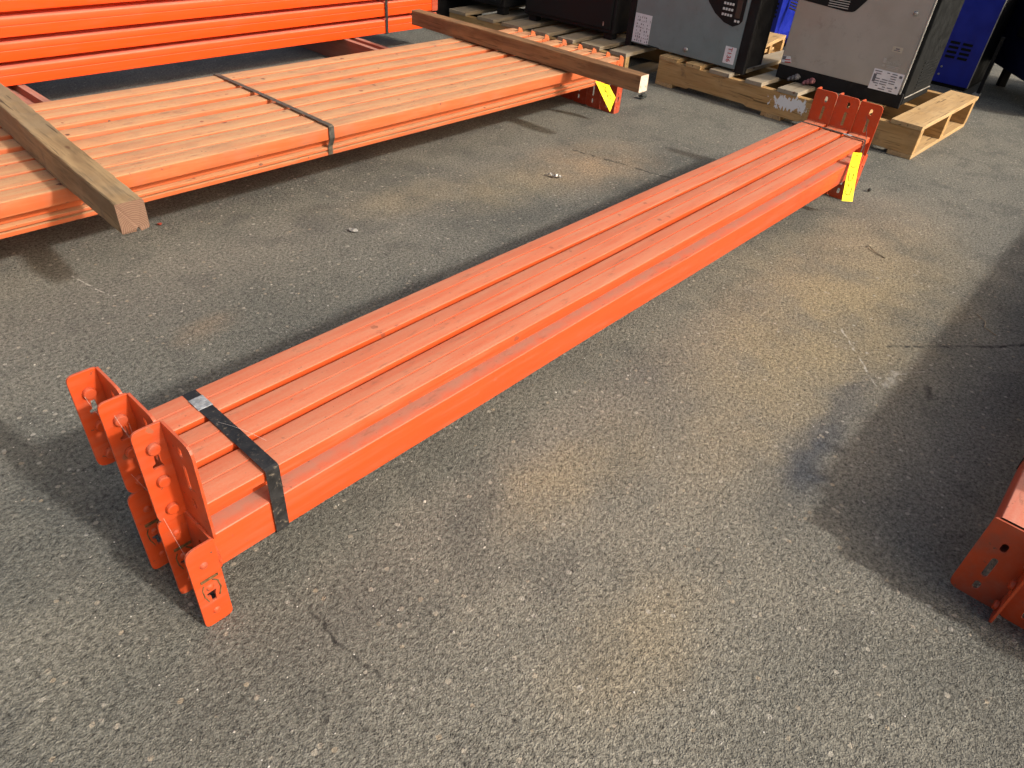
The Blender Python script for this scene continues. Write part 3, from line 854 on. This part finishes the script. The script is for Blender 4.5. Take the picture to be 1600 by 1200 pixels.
p2 = pallet('pallet', 3.12, -.002, .76, 1.30, .138, [(.0, .130), (.235, .085), (.385, .085), (.55, .10), (.73, .085), (.90, .11), (1.06, .085), (1.195, .105)], ('pine_y', 'pine'), R(-1.2),
            'pale pine pallet under the grey and taupe chargers')
for ch in p2.children:
    if ch.name.startswith('deck_board') and .3 < ch.location.y < 1.0: ch.data = BOARD.setdefault(('g', round(ch.dimensions.y, 3)), ch.data.copy()); ch.data.materials[0] = M['pine_grey']
for ch in p2.children:
    if ch.name.startswith('stringer') and ch.location.x < .01: ch.data.materials[0] = M['pine_splash']
p1 = pallet('pallet', 3.03, 1.42, .95, 1.22, .132, [(.0, .10), (.16, .12), (.33, .10), (.50, .11), (.68, .14), (.88, .12), (1.09, .13)], ('pine_old_y', 'pine_old'), R(3.0),
            'dull old pallet under the black cabinets behind the wide bundle')
p3 = pallet('pallet', 3.60, 1.00, .50, .75, .175, [(.0, .10), (.15, .14), (.35, .10), (.55, .10)], ('pine_y', 'pine'), R(8), 'bright pine pallet showing behind the grey charger')

# ------------------------------------------------------------------ cabinets (front faces -x)
def text_mesh(txt, size, mat, extrude=.0003):
    cu_ = bpy.data.curves.new('lettering', 'FONT'); cu_.body = txt; cu_.size = size; cu_.extrude = extrude
    o = bpy.data.objects.new('tmp_text', cu_); COL.objects.link(o)
    dg = bpy.context.evaluated_depsgraph_get()
    me = bpy.data.meshes.new_from_object(o.evaluated_get(dg))
    bpy.data.objects.remove(o, do_unlink=True)
    me.materials.clear(); me.materials.append(M[mat])
    return me
# panel frame: u to the reader's right (-y), v up; face at x=0
def on_panel(root, name, mat, quads, x=-.0012, t=.0010, bevel=0):
    """flat shapes on a front panel: list of (y,z) polygons"""
    mb = MB()
    for q in quads:
        a = [mb.bm.verts.new((x, y, z)) for y, z in q]; b = [mb.bm.verts.new((x + t, y, z)) for y, z in q]
        mb.bm.faces.new(a); n = len(q)
        for i in range(n): mb.bm.faces.new((a[i], a[(i + 1) % n], b[(i + 1) % n], b[i]))
    return mb.build(name, mat, root, bevel)
def rect(y0, y1, z0, z1): return [(y0, z0), (y1, z0), (y1, z1), (y0, z1)]
def put_text(root, txt, size, mat, y, z, x=-.0025, roll=0.0, name='lettering'):
    o = link(name, text_mesh(txt, size, mat), root)
    # text x -> -y, text y -> z, facing -x
    o.matrix_local = Matrix.Translation((x, y, z)) @ Matrix.Rotation(roll, 4, 'X') @ Matrix(((0, 0, -1, 0), (-1, 0, 0, 0), (0, 1, 0, 0), (0, 0, 0, 1)))
    return o

# grey charger: local origin at front panel's lower right corner (smallest y)
gz = .150
gc = empty('grey_charger', (3.185, .905, gz), (0, 0, R(-1.5)))
GW, GH, GD = .612, .95, .17
MB().box(.006, GD, -.052, GW + .045, .012, GH).build('case', 'black', gc, .006)
MB().box(0, .020, 0, GW, 0, GH).build('front_panel', 'grey_panel', gc, .003)
MB().box(-.004, .03, GW + .0005, GW + .036, -.03, GH + .01).build('corner_post', 'black', gc, .004)
MB().box(-.002, .03, -.050, -.0005, -.014, GH + .01).build('corner_post', 'black', gc, .004)
# dark control overlay with curved lower left edge
cur = [(.030, .190), (.060, .176), (.110, .186), (.165, .215), (.21, .255), (.245, .31), (.262, .38), (.27, .60), (.020, .60), (.018, .205)]
on_panel(gc, 'control_overlay', 'overlay', [cur])
for j in range(3):
    for i in range(4):
        on_panel(gc, 'key', 'key_white', [rect(.074 + i * .014, .083 + i * .014, .212 + j * .024, .222 + j * .024)], -.0022) if False else None
KEY = MB().box(-.003, 0, 0, .010, 0, .010).mesh('key', 'key_white')
for j in range(3):
    for i in range(4):
        o = link('key', KEY, gc, .0008); o.location = (-.001, .076 + i * .0145, .214 + j * .023)
for i in range(2):
    o = link('key', KEY, gc, .0008); o.location = (-.001, .032 + i * .016, .196)
on_panel(gc, 'display', 'glass_lens', [rect(.034, .062, .214, .52)], -.0028, .0016, .0005)
lb = on_panel(gc, 'rating_label', 'label', [rect(GW - .105, GW - .004, .006, .140)])
rr = random.Random(11)
on_panel(lb, 'print', 'print', [rect(GW - .10 + c * .0125, GW - .10 + c * .0125 + rr.uniform(.002, .006), z, z + rr.uniform(.004, .012)) for c in range(7) for z in [.012 + k * .0155 for k in range(8)] if rr.random() < .75], -.0020)
st_ = on_panel(gc, 'number_sticker', 'label', [rect(.012, .070, .018, .092)])
put_text(gc, 'T136', .031, 'print_red', .053, .0905, -.0022, roll=R(90), name='sticker_lettering')
mb = MB(); mb.cyl((0, .282, .030), (-1, 0, 0), .012, .006, 16, .010, .4); mb.build('panel_bolt', 'chrome', gc)
on_panel(gc, 'scuff', 'black', [[(.43, -.0), (.50, .003), (.52, .008), (.44, .006)]], -.0015)
tag(gc, 'grey charger cabinet with black control overlay and red T136 sticker', 'charger')

# taupe/silver charger
sz = .150
sc_ = empty('taupe_charger', (3.300, .180, sz), (0, 0, R(-.5)))
SW, SH, SD = .560, .90, .36
MB().box(.010, SD, -.022, SW + .004, .0, SH).build('case', 'black_side', sc_, .005)
MB().box(.0, .014, -.018, SW + .006, -.014, .048).build('base_rail', 'black', sc_, .003)
MB().box(0, .012, 0, SW, .046, SH).build('front_panel', 'silver_panel', sc_, .003)
MB().box(-.002, .012, -.0045, -.0005, .044, SH).build('panel_edge', 'edge_steel', sc_)
MB().box(.012, SD - .004, -.0245, -.0225, .030, .034).build('side_trim', 'edge_steel', sc_)
SL = MB().box(0, .19, -.004, 0, 0, .005).mesh('louvre', 'black_side')
for i in range(9):
    o = link('louvre', SL, sc_, .001); o.location = (.12, -.0225, .055 + i * .013); o.rotation_euler.x = R(-25)
ov = on_panel(sc_, 'instruction_overlay', 'overlay', [rounded([(.335, .308), (.565, .322), (.565, .60), (.20, .60), (.20, .45), (.300, .312)], [.012, 0, 0, 0, 0, .012])])
on_panel(ov, 'print', 'print_w', [rect(.33, .42, .318 + i * .009, .321 + i * .009) for i in range(12)] + [rect(.44, .52, .338 + i * .010, .341 + i * .010) for i in range(8)], -.0020)
lb = on_panel(sc_, 'rating_label', 'label', [rect(.006, .136, .040, .122)], -.0013)
on_panel(lb, 'print', 'print', [rect(y0, y0 + rr.uniform(.010, .03), z, z + .0035) for z in [.046 + .0095 * k for k in range(8)] for y0 in (.034, .066, .100) if rr.random() < .8] + [rect(.118, .130, .070, .102), rect(.018, .026, .062, .070), rect(.012, .024, .104, .114)], -.0021)
put_text(sc_, 'Star-Tune', .018, 'print_w', .108, .150)
on_panel(sc_, 'lettering_lines', 'print_w', [rect(.036, .094, .141, .1435), rect(.040, .088, .135, .1375), rect(.040, .090, .129, .1315), rect(.102, .112, .150, .168), rect(.100, .110, .136, .143)], -.0016)
cl = on_panel(sc_, 'inspection_sticker', 'cream', [rect(.052, .094, .198, .219)], -.0013)
on_panel(cl, 'print', 'print', [rect(.060, .086, .203, .206), rect(.064, .080, .209, .214)], -.0020)
fl = on_panel(sc_, 'flag_decal', 'label', [[(SW - .052, .062), (SW - .004, .056), (SW - .004, .084), (SW - .040, .088)]], -.0013)
on_panel(fl, 'decal_stripe', 'print_red', [[(SW - .050, .062), (SW - .020, .058), (SW - .020, .062), (SW - .048, .066)], [(SW - .046, .072), (SW - .020, .068), (SW - .020, .072), (SW - .044, .076)]], -.0020)
on_panel(fl, 'decal_field', 'print', [[(SW - .020, .070), (SW - .005, .068), (SW - .005, .083), (SW - .022, .085)]], -.0021)
mb = MB(); mb.cyl((0, .055, .350), (-1, 0, 0), .010, .006, 16, .008, .4); mb.build('key_lock', 'chrome', sc_)
for i, (y, mt_) in enumerate(((.46, 'rag_grey'), (.385, 'rag_pink'))):
    mb = MB()
    for j in range(3): mb.cyl((-.004, y + j * .014, .012 - j * .006), (-1, .2 * j - .2, -.3), .016 - .003 * j, .022, 10, .008, .3)
    mb.build('cable_plug', mt_ if i else 'rag_grey', sc_, .002)
FIN = MB().box(0, .10, 0, .006, 0, .010).mesh('base_vent_fin', 'pine_grey')
tag(sc_, 'taupe-faced charger cabinet with black sides on the pale pallet', 'charger')

# black cabinets on the old pallet
for i, (x, y, w, d, h, z, lab) in enumerate(((3.10, 2.33, .62, .5, .8, .175, 'black cabinet at the left end of the old pallet'),
                                              (3.18, 1.62, .60, .5, .8, .165, 'black cabinet on the old pallet, next to the grey charger'))):
    c = empty('black_cabinet', (x, y, .134), (0, 0, R(3)))
    MB().box(0, d, 0, w, z - .134, h).build('case', 'black', c, .006)
    MB().box(-.010, .0, .02, w - .02, z - .134 + .02, h - .05).build('front_panel', 'overlay', c, .003)
    for yy in (.02, w - .07):
        for xx in (.02, d - .07):
            MB().box(xx, xx + .05, yy, yy + .05, 0.0, z - .134).build('foot', 'black', c, .002)
    MB().box(-.012, -.002, .06, .066, z - .10, z - .08).build('panel_screw', 'chrome', c)
    tag(c, lab, 'cabinet')
# black side unit between them and the orange stack
c = empty('black_cabinet', (3.0, 2.80, 0))
MB().box(0, .45, 0, .35, .04, .9).build('case', 'black', c, .006)
MB().box(.02, .43, .02, .33, 0, .04).build('plinth', 'dark', c)
tag(c, 'tall black cabinet standing behind the end of the bright orange stack', 'cabinet')

# blue cabinets
def blue_cab(name, x, y, w, d, h, mat, label, frame=False, z=0.0, rot=0.0, vz=.15):
    c = empty(name, (x, y, z), (0, 0, rot))
    if frame:
        MB().box(0, d, w - .16, w, .02, h).build('case', mat, c, .004)
        MB().box(.0, .03, 0, .03, .02, h).build('corner_post', mat, c, .003)
        MB().box(.0, d, .03, w - .16, .02, .05).build('base_rail', mat, c, .003)
        MB().box(d - .01, d, .03, w - .16, .05, h).build('back_panel', 'dark', c)
        SLT = MB().box(0, .25, 0, .010, 0, .006).mesh('wire_coil', 'print')
        for i in range(5):
            mb = MB(); mb.tube([(.10, .04, .20 + i * .018), (.08, (w - .13) * .5, .185 + i * .018), (.10, w - .17, .205 + i * .017)], .006, 6); mb.build('cable', 'pine_grey', c)
    else:
        MB().box(.004, d, .004, w - .004, .02, h).build('case', 'black', c, .004)
        MB().box(0, .004, 0, w, .02, h).build('front_panel', mat, c, .001)
    MB().box(.01, d - .01, .01, w - .01, 0, .02).build('plinth', 'dark', c)
    # vent slots
    y0, y1 = (w - .14, w - .02) if frame else (.06, w - .02)
    cols = 2 if frame else 4
    VS = MB().box(-.0015, .002, 0, (y1 - y0) / cols * .78, 0, .013).mesh('vent_slot', 'dark')
    for j in range(4):
        for i in range(cols):
            o = link('vent_slot', VS, c); o.location = (0, y0 + i * (y1 - y0) / cols, vz + j * .024)
    for zz in (.06, vz - .05):
        mb = MB(); mb.cyl((0, w * .5 if not frame else w - .06, zz), (-1, 0, 0), .006, .003, 10, .005, .4); mb.build('panel_screw', 'chrome', c)
    MB().box(-.002, .004, -.004, 0, .02, h).build('panel_edge', 'edge_steel', c)
    tag(c, label, 'cabinet')
    return c
blue_cab('blue_cabinet', 4.62, .175, .34, .5, .62, 'blue', 'plain blue cabinet standing behind the taupe charger', vz=.15)
blue_cab('blue_cabinet', 4.70, 1.06, .50, .5, .62, 'blue', 'blue cabinet with open bay between the grey and taupe chargers', True, vz=.15)
nv = empty('navy_cabinet', (4.58, -.08, .12), (0, 0, R(-56.4)))
MB().box(0, .6, -.30, .505, 0, .44).build('case', 'navy', nv, .006)
MB().box(-.006, 0, .02, .30, .17, .42).build('side_plate', 'black_side', nv, .003)
for xx in (.08, .50):
    for yy in (-.24, .42):
        MB().box(xx, xx + .04, yy, yy + .04, -.12, 0).build('leg', 'black', nv, .002)
tag(nv, 'dark navy cabinet raised on short legs at the top right corner', 'cabinet')
br = empty('steel_bracket', (4.60, .10, 0))
MB().box(0, .02, 0, .018, 0, .30).build('upright', 'black', br, .002); MB().box(-.03, .03, -.004, .03, 0, .012).build('foot', 'edge_steel', br, .001)
tag(br, 'thin black stand with pale foot beside the plain blue cabinet', 'stand')

# ------------------------------------------------------------------ litter on the asphalt
def lump(name, x, y, r, mat, label, cat, sq=(1, 1, .6), seed=1, sub=2, amp=.35):
    bm = bmesh.new(); bmesh.ops.create_icosphere(bm, subdivisions=sub, radius=r)
    rn = random.Random(seed)
    for v in bm.verts:
        v.co *= 1 + rn.uniform(-amp, amp)
        v.co = Vector((v.co.x * sq[0], v.co.y * sq[1], v.co.z * sq[2]))
    zm = min(v.co.z for v in bm.verts)
    for v in bm.verts: v.co.z -= zm
    me = bpy.data.meshes.new(name); bm.to_mesh(me); bm.free(); me.materials.append(M[mat])
    o = link(name, me); o.location = (x, y, 0); o.rotation_euler.z = rn.uniform(0, 3)
    tag(o, label, cat); return o
def foil():
    bm = bmesh.new(); n = 14
    rn = random.Random(5); rows = []
    for i in range(n):
        t = i / (n - 1)
        rows.append([bm.verts.new((t * .055 - .0275, (w - .5) * .012 + math.sin(t * 9) * .004, .002 + rn.random() * .009 + .006 * abs(math.sin(t * 7)))) for w in (0, .33, .66, 1)])
    for a, b in zip(rows, rows[1:]):
        for j in range(3): bm.faces.new((a[j], a[j + 1], b[j + 1], b[j]))
    me = bpy.data.meshes.new('foil_strip'); bm.to_mesh(me); bm.free(); me.materials.append(M['foil'])
    o = link('foil_strip', me); m = o.modifiers.new('thick', 'SOLIDIFY'); m.thickness = .0006
    o.location = (1.737, .802, 0); o.rotation_euler.z = R(-60)
    tag(o, 'crumpled strip of silvery foil lying on the asphalt', 'foil')
foil()
lump('pebble', .927, .904, .010, 'pebble', 'pale pebble lying between the two bundles', 'pebble', (1.3, .8, .5), 3)
lump('paint_chip', .529, 1.278, .007, 'red_chip', 'small red chip beside the end of the weathered timber', 'chip', (1, 1, .7), 4, 1)
lump('rubber_bit', 2.852, 1.177, .016, 'rubber', 'black lump of rubber under the pale sawn timber end', 'rubber', (1, 1, .8), 5)
lump('rubber_bit', 2.60, -.02, .008, 'rubber', 'tiny black crumb behind the long yellow tag', 'rubber', (1, 1, .8), 6, 1)
def twig(name, pts, r, mat, label, cat):
    o = MB().tube([(x, y, z) for x, y, z in pts], r, 5).build(name, mat); tag(o, label, cat)
twig('twig', [(1.93, -.57, .003), (1.90, -.60, .004), (1.87, -.605, .003), (1.85, -.64, .002)], .0013, 'leaf', 'dry forked twig in the shade near the right edge', 'twig')
twig('twig', [(2.13, -.20, .003), (2.11, -.20, .006), (2.09, -.225, .004), (2.075, -.265, .002)], .0018, 'leaf', 'curled dry stalk on the tan sunlit asphalt', 'twig')

# loose grit, densest near the camera
bm = bmesh.new(); rn = random.Random(21)
TET = [(1, 1, 1), (1, -1, -1), (-1, 1, -1), (-1, -1, 1)]
OCT = [(1, 0, 0), (-1, 0, 0), (0, 1, 0), (0, -1, 0), (0, 0, 1), (0, 0, -1)]
OF = [(0, 2, 4), (2, 1, 4), (1, 3, 4), (3, 0, 4), (2, 0, 5), (1, 2, 5), (3, 1, 5), (0, 3, 5)]
for i in range(7000):
    d = rn.random() ** 1.5
    x, y = -.3 + rn.random() * 3.3, -1.0 + rn.random() * 2.6
    if rn.random() > .35: x, y = -.15 + rn.random() * 1.5, -.75 + rn.random() * 1.6
    r_ = .0006 + .0011 * rn.random() ** 3 + (.0022 * rn.random() if rn.random() < .02 else 0)
    vs_ = [bm.verts.new((x + p[0] * r_ * rn.uniform(.7, 1.5), y + p[1] * r_ * rn.uniform(.7, 1.5), r_ * .35 + p[2] * r_ * rn.uniform(.4, .9))) for p in OCT]
    for f in OF: bm.faces.new([vs_[j] for j in f])
me = bpy.data.meshes.new('loose_grit'); bm.to_mesh(me); bm.free(); me.materials.append(M['grit'])
tag(link('loose_grit', me), 'fine loose grit scattered over the asphalt', 'grit', kind='stuff')

# cobweb strands between the upturned connectors
mb = MB()
for a, b, s in (((-.026, .082, .300), (-.026, .140, .318), -.006), ((-.03, .073, .265), (-.01, .149, .295), -.008), ((-.034, .149, .30), (-.034, .226, .31), -.007), ((-.02, .08, .19), (-.03, .15, .21), -.004), ((.10, .135, .2365), (.13, .05, .2365), .004), ((-.03, .0, .12), (-.028, .073, .18), -.004)):
    a, b = Vector(a), Vector(b)
    mb.tube([a.lerp(b, t / 6) + Vector((0, 0, s * math.sin(math.pi * t / 6))) for t in range(7)], .00013, 4)
cw = mb.build('cobweb', 'web'); tag(cw, 'dusty cobweb threads strung between the near upturned connectors', 'cobweb', kind='stuff')
